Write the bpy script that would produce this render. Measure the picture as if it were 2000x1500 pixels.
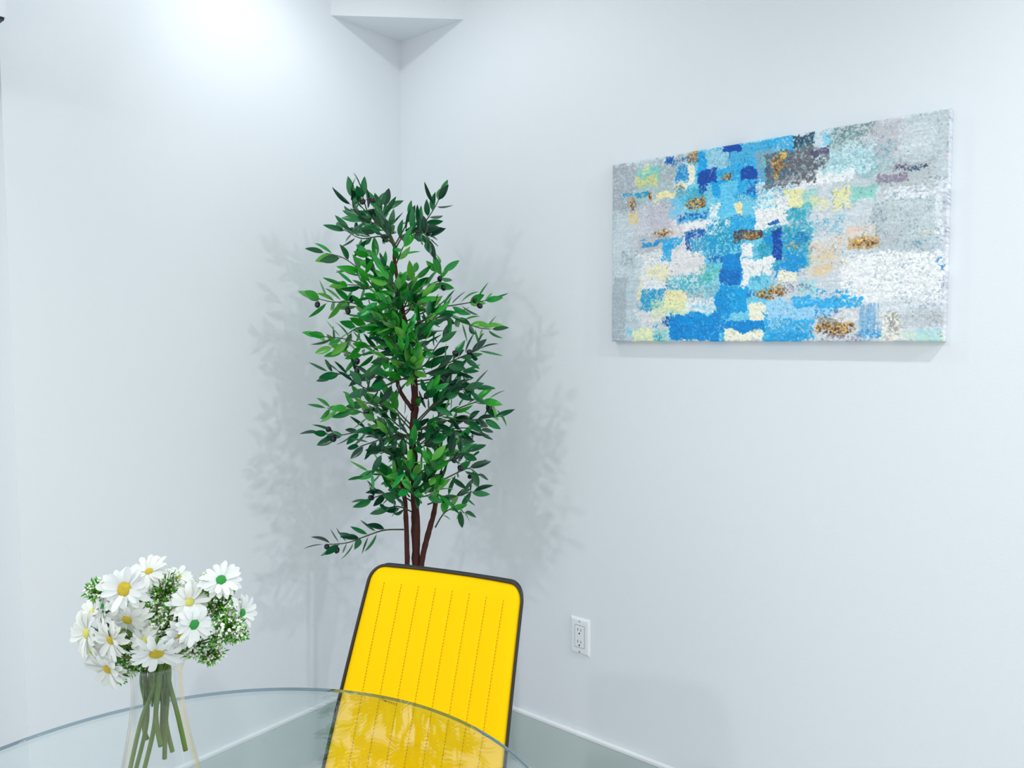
import bpy, bmesh, math, random
import numpy as np
from mathutils import Vector, Matrix

for o in list(bpy.data.objects):
    bpy.data.objects.remove(o)
SC = bpy.context.scene
COL = SC.collection

# ---------------------------------------------------------------- camera
# corner of the room = origin, right-hand wall = plane y=0, left-hand wall = plane x=0, room at x>0, y<0
F = Vector((-0.63254976, 0.77222545, -0.05957059))
R = Vector((0.77371073, 0.63353173, -0.00304193))
U = Vector((-0.0353908, 0.04801458, 0.99821946))
cam_data = bpy.data.cameras.new('camera')
cam = bpy.data.objects.new('camera', cam_data)
COL.objects.link(cam)
cam_data.sensor_width = 36
cam_data.lens = 1508.0 * 36 / 2000
cam_data.clip_start = 0.02
M = Matrix((R, U, -F)).transposed().to_4x4()
M.translation = Vector((2.1034, -1.9398, 1.40))
cam.matrix_world = M
SC.camera = cam

# ---------------------------------------------------------------- light and exposure
SC.view_settings.view_transform = 'Standard'
SC.view_settings.look = 'None'
SC.view_settings.gamma = 1
SC.view_settings.use_curve_mapping = False
SC.view_settings.exposure = 0.17
world = bpy.data.worlds.new('world')
SC.world = world
world.use_nodes = True
bg = world.node_tree.nodes['Background']
bg.inputs['Color'].default_value = (0.93, 0.965, 1.0, 1)
bg.inputs['Strength'].default_value = 0.80


def lamp(name, kind, loc, power, color=(1, 1, 1), aim=None, **kw):
    d = bpy.data.lights.new(name, kind)
    d.energy = power
    d.color = color
    for k, v in kw.items():
        setattr(d, k, v)
    o = bpy.data.objects.new(name, d)
    COL.objects.link(o)
    o.location = loc
    a = (Vector(aim) - Vector(loc)) if aim else Vector((0, 0, -1))
    o.rotation_euler = a.to_track_quat('-Z', 'Y').to_euler()
    return o


CEIL = 2.78
COOL = (0.93, 0.97, 1.0)
# recessed downlights in a grid in the ceiling
lamp('downlight_near_corner', 'SPOT', (0.52, -0.70, CEIL - .02), 11, COOL, spot_size=math.radians(160), spot_blend=.6, shadow_soft_size=.03)
lamp('downlight_corner_beam', 'SPOT', (0.56, -0.80, CEIL - .02), 6.5, COOL, aim=(0, -.56, 1.98), spot_size=math.radians(62), spot_blend=1.0, shadow_soft_size=.03)
lamp('downlight_by_painting', 'SPOT', (2.68, -0.70, CEIL - .02), 52, COOL, spot_size=math.radians(150), spot_blend=.9, shadow_soft_size=.03)
lamp('downlight_left', 'SPOT', (0.60, -2.60, CEIL - .02), 60, COOL, spot_size=math.radians(150), spot_blend=.9, shadow_soft_size=.04)
lamp('downlight_right', 'SPOT', (2.68, -2.60, CEIL - .02), 60, COOL, spot_size=math.radians(150), spot_blend=.9, shadow_soft_size=.04)
lamp('downlight_far_left', 'SPOT', (0.50, -3.55, CEIL - .02), 52, COOL, spot_size=math.radians(172), spot_blend=.3, shadow_soft_size=.09)
lamp('downlight_far_right', 'SPOT', (3.90, -0.68, CEIL - .02), 70, COOL, spot_size=math.radians(172), spot_blend=.3, shadow_soft_size=.06)


# ---------------------------------------------------------------- helpers
def mat(name, color, rough=.5, metal=0, spec=.5, bump=None, noise=None, **kw):
    m = bpy.data.materials.new(name)
    m.use_nodes = True
    nt = m.node_tree
    b = nt.nodes['Principled BSDF']
    b.inputs['Base Color'].default_value = (*color, 1)
    b.inputs['Roughness'].default_value = rough
    b.inputs['Metallic'].default_value = metal
    b.inputs['Specular IOR Level'].default_value = spec
    for k, v in kw.items():
        b.inputs[k.replace('_', ' ')].default_value = v
    tc = nt.nodes.new('ShaderNodeTexCoord')
    if noise:      # (scale, second colour)
        n = nt.nodes.new('ShaderNodeTexNoise'); n.inputs['Scale'].default_value = noise[0]; n.inputs['Detail'].default_value = 4
        r = nt.nodes.new('ShaderNodeMix'); r.data_type = 'RGBA'
        r.inputs['A'].default_value = (*color, 1); r.inputs['B'].default_value = (*noise[1], 1)
        nt.links.new(tc.outputs['Object'], n.inputs['Vector']); nt.links.new(n.outputs['Fac'], r.inputs['Factor'])
        nt.links.new(r.outputs['Result'], b.inputs['Base Color'])
    if bump:       # (scale, strength, distance)
        n = nt.nodes.new('ShaderNodeTexNoise'); n.inputs['Scale'].default_value = bump[0]; n.inputs['Detail'].default_value = 3
        bp = nt.nodes.new('ShaderNodeBump'); bp.inputs['Strength'].default_value = bump[1]; bp.inputs['Distance'].default_value = bump[2]
        nt.links.new(tc.outputs['Object'], n.inputs['Vector']); nt.links.new(n.outputs['Fac'], bp.inputs['Height'])
        nt.links.new(bp.outputs['Normal'], b.inputs['Normal'])
    return m


def attr_mat(name, rough, spec=.5, trans=0, bumpscale=None, weight=0):
    m = mat(name, (1, 1, 1), rough, spec=spec)
    nt = m.node_tree; b = nt.nodes['Principled BSDF']
    a = nt.nodes.new('ShaderNodeAttribute'); a.attribute_name = 'tint'
    nt.links.new(a.outputs['Color'], b.inputs['Base Color'])
    if trans:
        t = nt.nodes.new('ShaderNodeBsdfTranslucent'); nt.links.new(a.outputs['Color'], t.inputs['Color'])
        mx = nt.nodes.new('ShaderNodeMixShader'); mx.inputs[0].default_value = trans
        nt.links.new(b.outputs[0], mx.inputs[1]); nt.links.new(t.outputs[0], mx.inputs[2])
        nt.links.new(mx.outputs[0], nt.nodes['Material Output'].inputs[0])
    return m


def thin_glass(name, tint, ior=1.5, boost=1.0, fac=1.0):
    m = bpy.data.materials.new(name); m.use_nodes = True
    nt = m.node_tree; nt.nodes.clear()
    out = nt.nodes.new('ShaderNodeOutputMaterial')
    t = nt.nodes.new('ShaderNodeBsdfTransparent'); t.inputs[0].default_value = (*tint, 1)
    g = nt.nodes.new('ShaderNodeBsdfGlossy'); g.inputs['Roughness'].default_value = 0.0
    g.inputs['Color'].default_value = (1, 1, 1, 1)
    fr = nt.nodes.new('ShaderNodeFresnel')
    ge = nt.nodes.new('ShaderNodeNewGeometry')      # same reflectance from either side of the pane
    mr = nt.nodes.new('ShaderNodeMapRange'); mr.inputs['To Min'].default_value = ior; mr.inputs['To Max'].default_value = 1 / ior
    nt.links.new(ge.outputs['Backfacing'], mr.inputs['Value']); nt.links.new(mr.outputs[0], fr.inputs[0])
    mu = nt.nodes.new('ShaderNodeMath'); mu.operation = 'MULTIPLY'; mu.inputs[1].default_value = boost; mu.use_clamp = True
    mx = nt.nodes.new('ShaderNodeMixShader')
    nt.links.new(fr.outputs[0], mu.inputs[0]); nt.links.new(mu.outputs[0], mx.inputs[0])
    nt.links.new(t.outputs[0], mx.inputs[1]); nt.links.new(g.outputs[0], mx.inputs[2])
    nt.links.new(mx.outputs[0], out.inputs[0])
    return m


def obj(name, bm, m, parent=None, smooth=True, label=None):
    me = bpy.data.meshes.new(name)
    bm.to_mesh(me); bm.free()
    for x in (m if isinstance(m, (list, tuple)) else [m]):
        me.materials.append(x)
    if smooth:
        for p in me.polygons: p.use_smooth = True
    o = bpy.data.objects.new(name, me)
    COL.objects.link(o)
    if parent: o.parent = parent
    if label: o['label'] = label
    return o


def thing(name, label, cat, loc=(0, 0, 0), rz=0, group=None):
    o = bpy.data.objects.new(name, None)
    COL.objects.link(o); o.empty_display_size = .05
    o.location = loc; o.rotation_euler = (0, 0, rz)
    o['label'] = label; o['category'] = cat
    if group: o['group'] = group
    return o


def tag(o, label, cat, group=None):
    o['label'] = label; o['category'] = cat
    if group: o['group'] = group
    return o


def struct(name, bm, m, label=None):
    o = obj(name, bm, m, smooth=False)
    o['kind'] = 'structure'
    if label: o['label'] = label
    return o


def box(bm, x0, x1, y0, y1, z0, z1, bevel=0):
    r = bmesh.ops.create_cube(bm, size=1)
    vs = r['verts']
    for v in vs:
        v.co = Vector(((x0 + x1) / 2 + v.co.x * (x1 - x0), (y0 + y1) / 2 + v.co.y * (y1 - y0), (z0 + z1) / 2 + v.co.z * (z1 - z0)))
    if bevel:
        es = {e for v in vs for e in v.link_edges}
        bmesh.ops.bevel(bm, geom=list(es), offset=bevel, segments=3, profile=.5, affect='EDGES')
    return vs


def new_box(*a, **k):
    bm = bmesh.new(); box(bm, *a, **k); return bm


def prism(bm, pts, z0, z1):
    a = [bm.verts.new((x, y, z0)) for x, y in pts]; b = [bm.verts.new((x, y, z1)) for x, y in pts]
    n = len(pts)
    bm.faces.new(a[::-1]); bm.faces.new(b)
    for i in range(n): bm.faces.new((a[i], a[(i + 1) % n], b[(i + 1) % n], b[i]))


def smooth_path(P, n=6):
    """Catmull-Rom through the points; P items are (Vector, radius)"""
    out = []
    for i in range(len(P) - 1):
        p0, p1, p2, p3 = P[max(i - 1, 0)], P[i], P[i + 1], P[min(i + 2, len(P) - 1)]
        for k in range(n):
            t = k / n
            def cr(a, b, c, d): return .5 * ((2 * b) + (c - a) * t + (2 * a - 5 * b + 4 * c - d) * t * t + (3 * b - a - 3 * c + d) * t**3)
            out.append((cr(p0[0], p1[0], p2[0], p3[0]), p1[1] + (p2[1] - p1[1]) * t))
    out.append(P[-1])
    return out


def tube(bm, P, seg=8, caps=True, closed=False, jitter=0, rnd=None):
    rings = []
    n = len(P); up = Vector((0.3, 0.2, 1)).normalized()
    for i, (c, r) in enumerate(P):
        a = P[(i - 1) % n][0] if (i or closed) else P[i][0]
        b = P[(i + 1) % n][0] if (i < n - 1 or closed) else P[i][0]
        d = (b - a).normalized()
        s = d.cross(up)
        if s.length < 1e-3: s = d.cross(Vector((1, 0, 0)))
        s.normalize(); u = s.cross(d); up = u
        ring = []
        for k in range(seg):
            t = 2 * math.pi * k / seg
            rr = r * (1 + (rnd.uniform(-jitter, jitter) if jitter else 0))
            ring.append(bm.verts.new(c + s * math.cos(t) * rr + u * math.sin(t) * rr))
        rings.append(ring)
    m = n if closed else n - 1
    for i in range(m):
        A, B = rings[i], rings[(i + 1) % n]
        for k in range(seg): bm.faces.new((A[k], A[(k + 1) % seg], B[(k + 1) % seg], B[k]))
    if caps and not closed:
        bm.faces.new(rings[0][::-1]); bm.faces.new(rings[-1])


def lathe(bm, prof, seg=64, c=(0, 0)):
    rings = []
    for r, z in prof:
        if r < 1e-6: rings.append([bm.verts.new((c[0], c[1], z))])
        else: rings.append([bm.verts.new((c[0] + r * math.cos(2 * math.pi * k / seg), c[1] + r * math.sin(2 * math.pi * k / seg), z)) for k in range(seg)])
    for A, B in zip(rings, rings[1:]):
        for k in range(seg):
            a0, a1 = A[k % len(A)], A[(k + 1) % len(A)]; b0, b1 = B[k % len(B)], B[(k + 1) % len(B)]
            f = [a0]
            for v in (a1, b1, b0):
                if v not in f: f.append(v)
            if len(f) > 2: bm.faces.new(f)


def ball(bm, c, r, sub=1, scale=(1, 1, 1), axis=None):
    q = axis.to_track_quat('Z', 'Y').to_matrix().to_4x4() if axis else Matrix.Identity(4)
    bmesh.ops.create_icosphere(bm, subdivisions=sub, radius=1, matrix=Matrix.Translation(c) @ q @ Matrix.Diagonal((r * scale[0], r * scale[1], r * scale[2], 1)))


def tint_faces(bm, lay, faces, col):
    for f in faces:
        for l in f.loops: l[lay] = (*col, 1)


# ---------------------------------------------------------------- materials
WALL = mat("wall_paint", (.815, .845, .87), .55, spec=.35, bump=(260, .25, .0008))
WHITE_TRIM = mat('white_trim', (.88, .90, .91), .4)
GREY_BASE = mat('grey_baseboard', (.52, .61, .59), .35, noise=(3, (.58, .66, .65)))
CEILM = mat('ceiling_paint', (.82, .85, .85), .8)
DARK_METAL = mat('dark_metal', (.035, .04, .05), .4, .8)
BLACK = mat('black_piping', (.02, .016, .014), .45)
BLACK_SHELL = mat('black_shell', (.016, .016, .018), .4)
YELLOW = mat('yellow_upholstery', (1.0, .62, .0), .65, spec=.08, bump=(500, .15, .0004))
STITCH = mat('brown_thread', (.40, .20, .01), .7)
GLASS_TOP = thin_glass('table_glass', (.955, .985, .98), 1.5, 1.35)
GLASS_EDGE = mat('glass_edge', (.12, .22, .30), .08, spec=.5, Transmission_Weight=.75, IOR=1.3)
GLASS_VASE = thin_glass('vase_glass', (.985, .99, .99), 1.5, 1.0)
STEEL = mat('brushed_steel', (.62, .63, .65), .28, 1)
PLASTIC = mat('white_plastic', (.86, .88, .90), .25)
SLOT = mat('dark_slot', (.01, .01, .012), .7)
BARK = mat('bark', (.085, .026, .018), .75, spec=.2, bump=(90, .8, .003), noise=(40, (.045, .014, .012)))
TWIG = mat('twig', (.05, .10, .03), .6, noise=(60, (.06, .04, .02)))
LEAF = attr_mat('leaf', .25, spec=.6, trans=.15)
OLIVE = mat('black_olive', (.006, .006, .010), .25, noise=(70, (.015, .012, .02)))
SOIL = mat('moss', (.05, .07, .02), .9, bump=(80, .9, .01))
POT = mat('black_pot', (.02, .02, .02), .45)
PETAL = attr_mat('petal', .6, spec=.2, trans=.25)
DISC = mat('daisy_disc', (.72, .52, .03), .8, bump=(900, 1.0, .0012), noise=(300, (.45, .36, .02)))
DISC_GREEN = mat('daisy_disc_green', (.03, .30, .05), .8, bump=(900, 1.0, .0012))
DISC_PALE = mat('daisy_disc_pale', (.72, .68, .14), .8, bump=(900, 1.0, .0012))
CALYX = mat('calyx', (.015, .19, .045), .6)
STEM = mat('flower_stem', (.05, .21, .005), .4, noise=(30, (.14, .13, .015)))
SPRIG = attr_mat('sprig', .6, trans=.1)


def tile_floor():
    m = mat('floor_tile', (.60, .63, .64), .25, spec=.4)
    nt = m.node_tree; b = nt.nodes['Principled BSDF']
    tc = nt.nodes.new('ShaderNodeTexCoord')
    br = nt.nodes.new('ShaderNodeTexBrick'); br.offset = 0.5
    br.inputs['Scale'].default_value = 1; br.inputs['Brick Width'].default_value = .6; br.inputs['Row Height'].default_value = .3
    br.inputs['Mortar Size'].default_value = .003
    br.inputs['Color1'].default_value = (.74, .78, .78, 1); br.inputs['Color2'].default_value = (.68, .72, .74, 1); br.inputs['Mortar'].default_value = (.92, .95, .95, 1)
    n = nt.nodes.new('ShaderNodeTexNoise'); n.inputs['Scale'].default_value = 7; n.inputs['Detail'].default_value = 8; n.inputs['Distortion'].default_value = 1.5
    mx = nt.nodes.new('ShaderNodeMix'); mx.data_type = 'RGBA'; mx.blend_type = 'MULTIPLY'; mx.inputs['Factor'].default_value = .5
    nt.links.new(tc.outputs['Object'], br.inputs['Vector']); nt.links.new(tc.outputs['Object'], n.inputs['Vector'])
    nt.links.new(br.outputs['Color'], mx.inputs['A']); nt.links.new(n.outputs['Fac'], mx.inputs['B'])
    nt.links.new(mx.outputs['Result'], b.inputs['Base Color'])
    return m


# ---------------------------------------------------------------- the setting
XR, YN, WT = 4.6, -4.4, .32
Y_END = -1.2647            # the left wall ends here, at an opening
struct('floor', new_box(-1.4, XR, YN, 0.0, -.05, 0), tile_floor())
struct('ceiling', new_box(-1.4, XR, YN, 0.14, CEIL, CEIL + .1), CEILM)
struct('wall_right', new_box(-WT, XR, 0, WT, 0, CEIL), WALL)
struct('wall_left', new_box(-WT, 0, Y_END, 0, 0, CEIL), WALL)
struct('wall_header', new_box(-WT, 0, YN, Y_END, 2.155, CEIL), WALL)
struct('wall_hall', new_box(-1.4, -1.3, YN, 0, 0, CEIL), WALL)
bm = bmesh.new(); prism(bm, [(0.0, 0.0), (0.0, -.303), (.3135, 0.0)], 2.458, CEIL)
struct('trim_1', bm, WALL)                                   # boxed-in corner under the ceiling
h = struct('trim_2', new_box(0, .1, -2.6, -1.2816, 2.121, CEIL), WALL)    # bulkhead above the opening
u = struct('trim_3', new_box(0, .097, -2.6, -1.2846, 2.115, 2.121), DARK_METAL)    # its dark underside
BH, BT = .178, .014
struct('baseboard_right', new_box(0, XR, -BT, 0, 0, BH - .012), GREY_BASE)
struct('baseboard_left', new_box(0, BT, Y_END, -BT, 0, BH - .012), GREY_BASE)
struct('trim_4', new_box(0, XR, -BT - .001, 0, BH - .012, BH, bevel=.003), WHITE_TRIM)
struct('trim_5', new_box(0, BT + .001, Y_END, -BT - .001, BH - .012, BH, bevel=.003), WHITE_TRIM)


# ---------------------------------------------------------------- painted canvas
PALETTE = {'LG': (216, 222, 226), 'MG': (160, 168, 176), 'BG': (186, 205, 212), 'G': (120, 135, 145), 'BGR': (165, 190, 190), 'LAV': (200, 195, 205), 'GR': (185, 188, 188), 'W': (252, 251, 248), 'PW': (238, 232, 230), 'PW2': (240, 205, 195), 'LB': (130, 208, 232), 'LB2': (160, 210, 228), 'B2': (35, 165, 222), 'LT': (165, 222, 225), 'T': (40, 160, 185), 'T2': (90, 170, 180), 'MG2': (190, 202, 203), 'W2': (240, 243, 245), 'GG': (110, 140, 140), 'PG': (195, 180, 188), 'IC': (212, 236, 242), 'IC2': (214, 228, 235), 'AQ': (130, 208, 190), 'OY': (238, 212, 140), 'YL': (246, 238, 172), 'YL2': (250, 238, 190), 'YL3': (235, 242, 190), 'TB': (30, 150, 195), 'DB2': (18, 98, 175), 'DB': (10, 78, 162), 'B3': (18, 142, 208), 'B4': (85, 180, 220), 'B5': (70, 140, 205), 'B6': (10, 150, 215), 'WC': (252, 246, 224), 'GO': (0, 0, 0), 'SK': (110, 205, 240), 'CR': (252, 236, 185), 'BT': (70, 170, 195), 'BR': (85, 55, 50), 'PK': (238, 215, 190), 'OY2': (235, 205, 150), 'DG': (98, 98, 105), 'DT': (35, 70, 95), 'DP': (85, 78, 105), 'GL': (0, 0, 0), 'MP': (140, 125, 145), 'BRL': (190, 150, 90), 'TB2': (70, 130, 150), 'GT': (95, 190, 165), 'GP': (160, 165, 175), 'SKW': (165, 215, 242), 'AQ2': (155, 220, 222), 'SKG': (130, 175, 205), 'MP2': (110, 110, 95), 'YG': (215, 235, 205)}
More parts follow.
